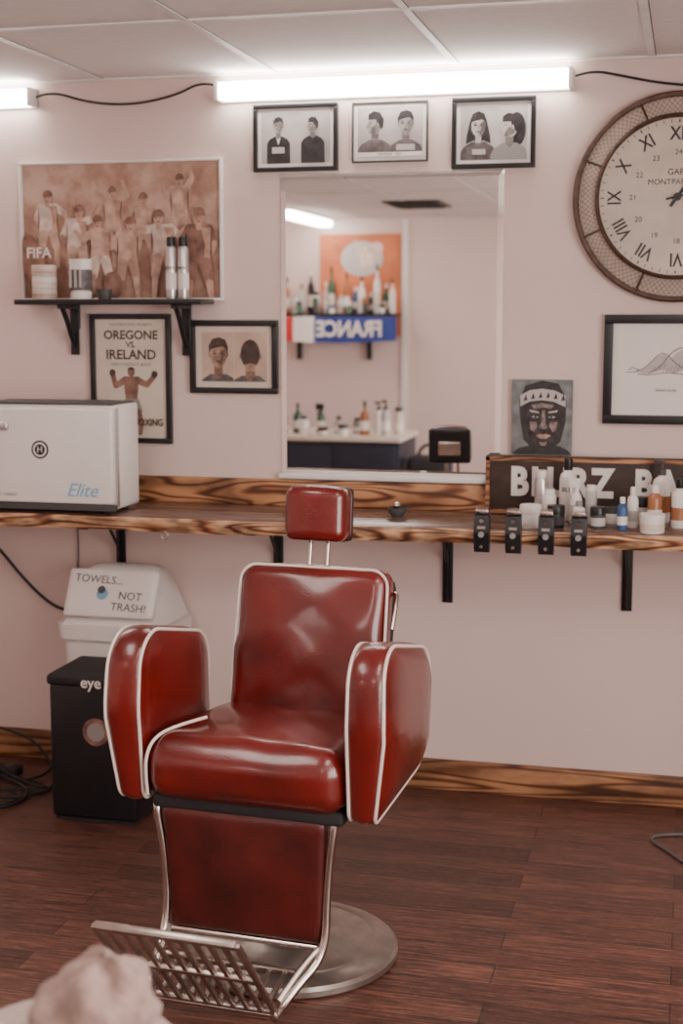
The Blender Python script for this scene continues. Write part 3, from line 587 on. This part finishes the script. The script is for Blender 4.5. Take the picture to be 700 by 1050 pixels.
# ------------------------------------------------------------------ bins under the counter
g=group('swing_lid_trash_can',(-1.86,-.17,0))
BX=-1.86
bc=(BX,-.168)
def taper(c,h0,h1,z0,z1,r,name,m):
    bm=bmesh.new(); rings=[]
    for z,h in ((z0,h0),(z1,h1)):
        o=roundpoly([(c[0]-h[0],c[1]-h[1],r),(c[0]+h[0],c[1]-h[1],r),(c[0]+h[0],c[1]+h[1],r),(c[0]-h[0],c[1]+h[1],r)],6)
        rings.append([bm.verts.new((x,y,z)) for x,y in o])
    n=len(rings[0])
    for i in range(n): bm.faces.new((rings[0][i],rings[0][(i+1)%n],rings[1][(i+1)%n],rings[1][i]))
    bm.faces.new(rings[0][::-1]); bm.faces.new(rings[1])
    return mk(name,bm,m,g,smooth=True,angle=50)
taper(bc,(.155,.10),(.185,.13),0,.535,.04,'bin_body',M['white'])
taper(bc,(.200,.145),(.205,.147),.525,.575,.05,'lid_rim',M['white'])
ol=roundpoly([(BX-.190,.573,.01),(BX-.165,.68,.05),(BX-.115,.768,.06),(BX+.115,.768,.06),(BX+.165,.68,.05),(BX+.190,.573,.01)],8)
bm=bmesh.new(); rg=[]
for y,s in [(-.305,.0),(-.24,.9),(-.17,1.0),(-.09,.9),(-.035,.3)]:
    rg.append([bm.verts.new((BX+(x-BX)*(.93+.07*s),y,.573+(z-.573)*(.25+.75*s))) for x,z in ol])
n=len(ol)
for a_,b2 in zip(rg,rg[1:]):
    for i in range(n): bm.faces.new((a_[i],a_[(i+1)%n],b2[(i+1)%n],b2[i]))
bm.faces.new(rg[0]); bm.faces.new(rg[-1][::-1])
mk('lid_dome',bm,M['white2'],g,smooth=True,angle=60)
fl=Matrix.Translation((BX,-.284,.682))@Matrix.Rotation(math.radians(-28),4,'X')
rbox('flap',(0,0,0),(.160,.008,.084),.0075,M['white'],g,n=8,xf=fl)
def ft(s,x,z,size):
    o=text('marker_text',s,(0,0,0),size,M['pmid'],g,rot=(math.pi/2,.04,0)); o.data.transform(fl@Matrix.Translation((x,-.0095,z)))
ft('TOWELS...',-.05,.045,.038); ft('NOT',.07,-.010,.038); ft('TRASH!',.07,-.050,.038)
lathe('sticker',[(.02,0),(.02,.0008),(0,.0008)],(0,0,0),M['lblue'],g,xf=fl@Matrix.Translation((-.03,-.009,-.005))@RX)
lathe('sticker',[(.014,0),(.014,.0008),(0,.0008)],(0,0,0),M['pmid'],g,xf=fl@Matrix.Translation((-.035,-.009,.010))@RX)
g=group('black_storage_bin',(-1.80,-.48,0))
box('body',-1.948,-1.658,-.60,-.345,.012,.45,M['black'],g,bev=.012); box('lid',-1.955,-1.651,-.607,-.338,.445,.480,M['blackm'],g,bev=.012)
box('foot_rail',-1.938,-1.668,-.59,-.355,0,.014,M['blackm'],g)
text('eye_text','eye',(-1.80,-.6085,.460),.05,M['white2'],g,off=.001)
lathe('sticker',[(.045,0),(.045,.001),(0,.001)],(-1.79,-.600,.30),M['f3'],g,xf=RX); lathe('sticker_inner',[(.030,0.001),(.030,.0015),(0,.0015)],(-1.79,-.600,.30),M['grey'],g,xf=RX)

def loop(cx,cy,rx,ry,n=14,ph=0,z=.006,j=.02): return [(cx+rx*math.cos(ph+2*math.pi*i/n)+random.uniform(-j,j),cy+ry*math.sin(ph+2*math.pi*i/n)+random.uniform(-j,j),z+random.uniform(0,.01)) for i in range(n+2)]
g=group('floor_cables',(-2.25,-.35,0))
tube('cable_1',[(-2.5,-.10,.25)]+[(-2.4,-.2,.03)]+loop(-2.22,-.36,.14,.10)+[(-2.0,-.28,.006)],.005,M['cable'],g)
tube('cable_2',[(-2.6,-.3,.01)]+loop(-2.28,-.48,.16,.08,ph=1)+[(-2.07,-.33,.01)],.0045,M['cable'],g)
tube('cable_3',[(-2.5,-.6,.01),(-2.3,-.62,.01),(-2.14,-.58,.012),(-2.10,-.45,.01),(-2.2,-.3,.01),(-2.45,-.2,.01)],.006,M['cable'],g)
tube('cable_4',[(-2.45,-.05,.12),(-2.3,-.08,.11),(-2.2,-.12,.06),(-2.12,-.2,.01),(-2.2,-.3,.01)],.005,M['cable'],g)
g2=group('power_strip',(-2.35,-.22,0)); box('strip_body',-2.52,-2.25,-.25,-.19,.0,.035,M['blackm'],g2,bev=.006)
for k in range(4): cyl('socket_%d'%k,(-2.47+k*.06,-.22,.035),(-2.47+k*.06,-.22,.038),.018,M['dgrey'],g2,14)
tube('power_cord',[(-2.6,-.03,.95),(-2.42,-.03,.80),(-2.30,-.03,.66),(-2.20,-.03,.575),(-2.13,-.02,.555),(-2.10,-.01,.56)],.0055,M['cable'])
tube('power_cord',[(-2.105,-.012,.90),(-2.095,-.012,.80),(-2.11,-.012,.66),(-2.095,-.012,.45),(-2.11,-.024,.12),(-2.15,-.03,.006)],.003,M['gcable'])
tube('floor_cable',[(.5,-.2,.005),(.15,-.26,.005),(-.02,-.27,.005),(-.09,-.33,.005),(-.02,-.42,.005),(.05,-.55,.005),(.3,-.7,.005),(.6,-.65,.005)],.005,M['gcable'])

# ------------------------------------------------------------------ barber chair
ch=group('barber_chair',(-.94,-1.34,0),world=False,rot=math.radians(-4))
PL=M['piping'];LE=M['leather']
lathe('base_disc',[(0,0),(.262,0),(.27,.006),(.27,.020),(.262,.028),(.215,.034),(.208,.040),(.20,.040),(.12,.055),(.10,.066),(.085,.09),(.075,.10)],(0,0,0),M['brush'],ch,72)
lathe('pump_column',[(.07,.09),(.07,.28),(.055,.285),(.055,.40),(0,.40)],(0,0,0),M['alu'],ch,40)
box('swivel_mechanism',-.15,.15,-.17,.15,.385,.455,M['dgrey'],ch,bev=.01)
box('seat_frame',-.235,.235,-.31,.14,.46,.495,M['blackm'],ch,bev=.01)
def crown(p):
    top=max(0,p.z)
    wr=.0022*math.sin(p.x*8+p.y*5)*math.sin(p.y*6+p.x*2)*top
    return Vector((0,-.014*(1-p.x**2)*(1-p.z**2) if p.y<-.6 else 0,(.024*max(0,1-p.x**2)*max(0,1-p.y**2)-.016*p.y)*top+wr))
rbox('seat_cushion',(0,-.105,.554),(.243,.238,.070),.055,LE,ch,n=34,f=crown)
tube('seat_piping',[(-.236,-.330,.498),(-.238,-.338,.56),(-.234,-.334,.600),(-.225,-.312,.630),(-.20,-.26,.645),(-.14,-.20,.656)],.0040,PL,ch)
ao=roundpoly([(-.322,.472,.03),(-.345,.70,.25),(-.322,.895,.095),(.080,.805,.10),(.090,.50,.07)],12)
cenA=Vector((-.12,.67))
def arm(nm,s):
    xi,xo=.250,.331
    prof=[(xi-.012,.30,0),(xi-.011,.60,0),(xi-.007,.84,0),(xi,.955,0),(xi+.006,.985,0),(xi+.018,1.0,1),((xi+xo)/2,1.012,1),(xo-.018,1.0,1),(xo-.006,.985,0),(xo,.955,0),(xo+.009,.84,0),(xo+.014,.60,0),(xo+.016,.30,0)]
    def bul(z): return .008*math.sin(max(0,min(1,(z-.47)/.42))*math.pi)-.020*max(0,(.62-z)/.15)
    bm=bmesh.new(); R_=[]
    for x,k,_ in prof:
        ring=[]
        for (y,z) in ao:
            p=cenA+(Vector((y,z))-cenA)*k
            if k>.9:
                d=(Vector((y,z))-cenA).normalized(); p=Vector((y,z))-d*((1-k)*.30)
            t=max(0,(x-.27)/(xo-.27))
            ring.append(bm.verts.new((s*(x+bul(p.y)*min(1,t)),p.x,p.y)))
        R_.append(ring)
    n=len(ao)
    for a_,b2 in zip(R_,R_[1:]):
        for i in range(n): bm.faces.new((a_[i],a_[(i+1)%n],b2[(i+1)%n],b2[i]))
    bm.faces.new(R_[0]); bm.faces.new(R_[-1][::-1])
    mk('arm_'+nm,bm,LE,ch,smooth=True,angle=80)
    for xx,t in ((xi+.002,'inner'),(xo-.002,'outer')):
        pts=[]
        for (y,z) in ao:
            if y>.065 and z<.72: continue
            if z<.49 and y>-.28: continue
            d=(Vector((y,z))-cenA).normalized()
            pts.append((s*(xx+(bul(z) if t=='outer' else 0)),y-d.x*.006,z-d.y*.006))
        k0=min(range(len(pts)),key=lambda i:(pts[i][2]+(0 if pts[i][1]<-.25 else 9)))
        pts=pts[k0:]+pts[:k0]
        if (Vector(pts[0])-Vector(pts[1])).length>.2: pts=pts[1:]
        tube('piping_%s_%s'%(nm,t),pts,.0042,PL,ch,smooth=False)
arm('left',-1); arm('right',1)
lean=Matrix.Translation((-.002,.135,.575))@Matrix.Rotation(math.radians(-13),4,'X')
def bcrown(p): return Vector((p.x*(.004 if p.z<0 else -.006),(-.030*max(0,1-p.x**2)**.8*max(0,1-p.z**2)**.8+.0020*math.sin(p.x*6+1)*math.sin(p.z*8))*(1 if p.y<0 else 0),.006*(1-p.x**2)*(1 if p.z>0 else 0)))
rbox('back_cushion',(0,.0,.190),(.208,.045,.200),.036,LE,ch,n=34,f=bcrown,xf=lean)
rbox('back_shell',(0,.045,.185),(.200,.02,.185),.018,M['blackm'],ch,n=10,xf=lean)
bo=roundpoly([(-.206,-.0,.03),(-.199,.388,.045),(.199,.388,.045),(.206,0,.03)],8)
tube('back_piping',[tuple(lean@Vector((x,-.036,z))) for x,z in bo],.0040,PL,ch,cyclic=True,smooth=False)
tube('recline_lever',[tuple(lean@Vector(p)) for p in ((.19,.03,.33),(.212,.02,.34),(.215,0,.30),(.215,-.02,.24))],.006,M['chrome'],ch)
for x in (-.024,.024): cyl('headrest_post',tuple(lean@Vector((x-.008,.02,.34))),tuple(lean@Vector((x-.012,.03,.52))),.0065,M['chrome'],ch,14)
hl=lean@Matrix.Translation((-.016,.015,.530))@Matrix.Rotation(math.radians(8),4,'X')
rbox('headrest_cushion',(0,0,0),(.085,.038,.070),.026,LE,ch,n=18,f=lambda p:Vector((0,-.012*max(0,1-p.x**2)*(1 if p.y<0 else 0),.006*(1-p.x**2)*(1 if p.z>0 else 0))),xf=hl)
rbox('headrest_shell',(0,.034,0),(.086,.012,.071),.011,M['black'],ch,n=8,xf=hl)
rbox('headrest_bracket',(0,.050,-.01),(.045,.008,.03),.006,M['alu'],ch,n=6,xf=hl)
ho=roundpoly([(-.084,-.068,.02),(-.084,.068,.02),(.084,.068,.02),(.084,-.068,.02)],5)
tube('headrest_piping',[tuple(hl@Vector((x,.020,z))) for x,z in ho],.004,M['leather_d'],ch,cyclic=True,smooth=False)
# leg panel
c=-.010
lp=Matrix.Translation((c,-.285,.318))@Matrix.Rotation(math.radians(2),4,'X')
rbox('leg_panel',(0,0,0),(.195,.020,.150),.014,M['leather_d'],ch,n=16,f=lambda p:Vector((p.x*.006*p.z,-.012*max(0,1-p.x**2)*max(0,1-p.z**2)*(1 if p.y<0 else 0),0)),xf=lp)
for s,nm in ((-1,'left'),(1,'right')):
    tube('leg_rail_'+nm,[(s*.210+c,-.20,.482),(s*.222+c,-.285,.482),(s*.218+c,-.298,.445),(s*.205+c,-.290,.36),(s*.199+c,-.290,.26),(s*.20+c,-.297,.19),(s*.196+c-.005,-.32,.14),(s*.180+c-.02,-.37,.105),(s*.165-.038,-.425,.07),(s*.160-.040,-.455,.060)],.0105,M['chrome'],ch)
    tube('leg_rail_link_'+nm,[(s*.19+c,-.30,.17),(s*.175+c-.01,-.34,.15),(s*.16-.040,-.42,.085)],.007,M['alu'],ch)
cyl('leg_cross_bar_top',(-.205+c,-.27,.480),(.205+c,-.27,.480),.009,M['chrome'],ch); cyl('leg_cross_bar_low',(-.20+c,-.295,.162),(.20+c,-.295,.162),.008,M['chrome'],ch)
def grate(name,origin,ang,length,w0,w1,nsl,mid=True):
    T=Matrix.Translation(Vector(origin))@Matrix.Rotation(math.pi,4,'Z')@Matrix.Rotation(ang,4,'X')
    def bar(nm,p,q,w,h=.012,bev=.003):
        p=Vector(p);q=Vector(q);d=q-p;a=math.atan2(d.y,d.x);cc=(p+q)/2
        X=T@Matrix.Translation((cc.x,cc.y,0))@Matrix.Rotation(a,4,'Z')
        box(nm,-d.length/2,d.length/2,-w/2,w/2,-h/2,h/2,M['alu'],ch,bev=bev,seg=2,xf=X)
    bar(name+'_edge_far',(-w1/2,length),(w1/2,length),.018,.02,.006); bar(name+'_edge_near',(-w0/2,0),(w0/2,0),.016,.016)
    bar(name+'_side_a',(-w0/2,0),(-w1/2,length),.014); bar(name+'_side_b',(w0/2,0),(w1/2,length),.014)
    if mid: bar(name+'_mid',(-(w0+w1)/4,length*.5),((w0+w1)/4,length*.5),.018)
    for i in range(1,nsl):
        t=-.5+i/nsl; bar('%s_slat_%d'%(name,i),(t*w0,0),(t*w1,length),.012,.009,.002)
grate('toe_grate',(-.040,-.445,.066),math.radians(49),.345,.325,.325,10)
grate('heel_grate',(-.034,-.315,.104),math.radians(-15),.135,.345,.325,9,mid=False)

# ------------------------------------------------------------------ foreground stool + towel
g=group('bar_stool',(-.74,-3.1,0))
lathe('seat_cushion',[(0,.655),(.13,.655),(.145,.665),(.148,.68),(.135,.694),(0,.698)],(-.74,-3.1,0),M['beige'],g,40)
for k in range(4):
    t=math.pi/4+k*math.pi/2; cyl('leg_%d'%k,(-.74+.20*math.cos(t),-3.1+.20*math.sin(t),0),(-.74+.10*math.cos(t),-3.1+.10*math.sin(t),.66),.012,M['chrome'],g,12)
tube('foot_ring',[(-.74+.168*math.cos(t*math.pi/8),-3.1+.168*math.sin(t*math.pi/8),.22) for t in range(16)],.008,M['chrome'],g,cyclic=True)
bm=bmesh.new(); bmesh.ops.create_icosphere(bm,subdivisions=5,radius=1)
for v in bm.verts:
    p=v.co.copy(); t=math.atan2(p.y,p.x)
    f=1+.05*math.sin(t*5+p.z*4)+.04*math.sin(p.z*9+t*3)+.02*math.sin(t*9-p.z*7)
    v.co=Vector((p.x*.078*f+.02*p.z,p.y*.08*f,max(-.0,(p.z+.45)*.080)*f))
mk('crumpled_towel',bm,M['towel'],None,smooth=True).location=(-.700,-3.1,.697)

# ------------------------------------------------------------------ opposite side of the room (seen in mirror)
YW=YB+.001
g=group('orange_poster',(-2.68,YW,1.86))
box('panel',-3.03,-2.34,YW,YW+.012,1.44,2.28,M['orange'],g)
a=Art(g,-3.03,-2.34,1.44,2.28,YW+.0125,face=1); a.E(.52,.76,.26,.17,M['lgrey']); a.E(.52,.78,.17,.11,M['f1']); a.P([(.3,.70),(.44,.95),(.5,.70)],M['lgrey']); a.E(.7,.86,.08,.06,M['f1'])
g=group('bottle_shelf',(-2.85,YW,1.63)); box('board',-3.4,-2.33,YW+.015,YW+.22,1.61,1.63,M['black'],g)
for x in (-3.2,-2.6): box('bracket',x-.02,x+.02,YW+.015,YW+.05,1.25,1.61,M['black'],g); box('bracket_arm',x-.02,x+.02,YW+.03,YW+.18,1.595,1.61,M['black'],g)
cs=['green','amber','white','silver','black','white2','lgrey','green','white','amber','blue','white2','dgrey','white','green','white2']
hs=[.20,.30,.16,.24,.36,.18,.26,.38,.15,.33,.22,.30,.17,.40,.24,.28]
for k,c in enumerate(cs):
    bottle('display_bottle',-3.35+k*.064,YW+.055+.06*(k%2),1.63,.026+.003*(k%3),hs[k],M[c],M['black' if k%2 else 'white'],'wine' if hs[k]>.23 else 'bottle',M['white2' if k%3==0 else 'cream'])
for k in range(7):
    bottle('product_jar',-3.30+k*.14,YW+.188,1.63,.024,.07+.03*(k%3),M[cs[(k*5+2)%15]],M[cs[(k*3+1)%15]],'jar')
g=group('france_flag',(-2.85,YW+.23,1.5))
def cloth(nm,x0,x1,m,lo=1.41,hi=1.605):
    bm=bmesh.new(); n=30; A=[];B=[]
    for i in range(n+1):
        x=x0+(x1-x0)*i/n; y=YW+.235+.008*math.sin(x*22); sag=.02*math.sin((x+3.36)/1.03*math.pi)
        A.append(bm.verts.new((x,y,hi))); B.append(bm.verts.new((x,y+.01,lo-sag)))
    for i in range(n): bm.faces.new((A[i],A[i+1],B[i+1],B[i]))
    mk(nm,bm,m,g,smooth=True)
cloth('blue_field',-3.02,-2.33,M['flagblue']); cloth('white_band',-3.20,-3.02,M['white2']); cloth('red_end',-3.40,-3.20,M['red'])
text('flag_text','FRANCE',(-2.72,YW+.262,1.50),.175,M['white2'],g,rot=(math.pi/2,0,math.pi),off=.006,spacing=1.0,sx=.85)
g=group('low_cabinet',(-2.75,-5.6,0))
box('carcass',-3.5,-2.02,-6.0,-5.36,.0,.71,M['navy'],g,bev=.004); box('top',-3.52,-2.0,-6.02,-5.32,.71,.745,M['cream'],g,bev=.004)
for k in range(3): box('door_%d'%k,-3.46+k*.48,-3.01+k*.48,-5.36,-5.345,.06,.68,M['navy'],g,bev=.004)
for x,y,k,c,hh in ((-2.93,-5.5,'can','dgrey',.16),(-2.84,-5.6,'wine','green',.22),(-2.75,-5.45,'bottle','white',.14),(-2.66,-5.6,'spray','green',.22),(-2.60,-5.42,'jar','amber',.06),(-2.52,-5.58,'bottle','lgrey',.13),(-2.45,-5.43,'jar','white2',.08),(-2.38,-5.6,'can','grey',.12),(-2.30,-5.48,'wine','amber',.25),(-2.22,-5.6,'pump','white',.24),(-2.14,-5.46,'pump','lgrey',.26),(-2.07,-5.6,'can','cream',.2)):
    bottle('cabinet_bottle',x,y,.745,.035,hh,M[c],M['black'],k,M['white2'])
g=group('equipment_bag',(-1.83,-5.5,0))
rbox('bag_body',(-1.83,-5.55,.30),(.16,.12,.30),.05,M['blackm'],g,n=10); tube('bag_handle',[(-1.92,-5.55,.58),(-1.90,-5.55,.68),(-1.76,-5.55,.68),(-1.74,-5.55,.58)],.012,M['black'],g)

# ------------------------------------------------------------------ lights
def area(name,loc,rot,sx,sy,e,c):
    l=D.lights.new(name,'AREA'); l.shape='RECTANGLE'; l.size=sx; l.size_y=sy; l.energy=e; l.color=c
    o=D.objects.new(name,l); COL.objects.link(o); o.location=loc; o.rotation_euler=rot; return o
area('window_daylight',(XR+.12,-4.0,1.38),(0,math.radians(90),0),1.5,3.1,170,(1,.92,.86))
w=D.worlds.new('sky'); bpy.context.scene.world=w; w.use_nodes=True
w.node_tree.nodes['Background'].inputs[0].default_value=(.9,.9,.95,1); w.node_tree.nodes['Background'].inputs[1].default_value=.8

# ------------------------------------------------------------------ camera
cam=D.cameras.new('camera'); co=D.objects.new('camera',cam); COL.objects.link(co)
cam.sensor_fit='VERTICAL'; cam.sensor_height=36; cam.sensor_width=24; cam.lens=50
ps=math.radians(13.75);p=math.radians(7.8)
F=Vector((-math.sin(ps)*math.cos(p),math.cos(ps)*math.cos(p),-math.sin(p))); R=Vector((math.cos(ps),math.sin(ps),0)); U=R.cross(F)
co.matrix_world=Matrix(((R.x,U.x,-F.x,0),(R.y,U.y,-F.y,-4.65),(R.z,U.z,-F.z,1.6),(0,0,0,1)))
cam.dof.use_dof=True; cam.dof.focus_distance=3.55; cam.dof.aperture_fstop=3.0
cam.clip_start=.05
bpy.context.scene.camera=co
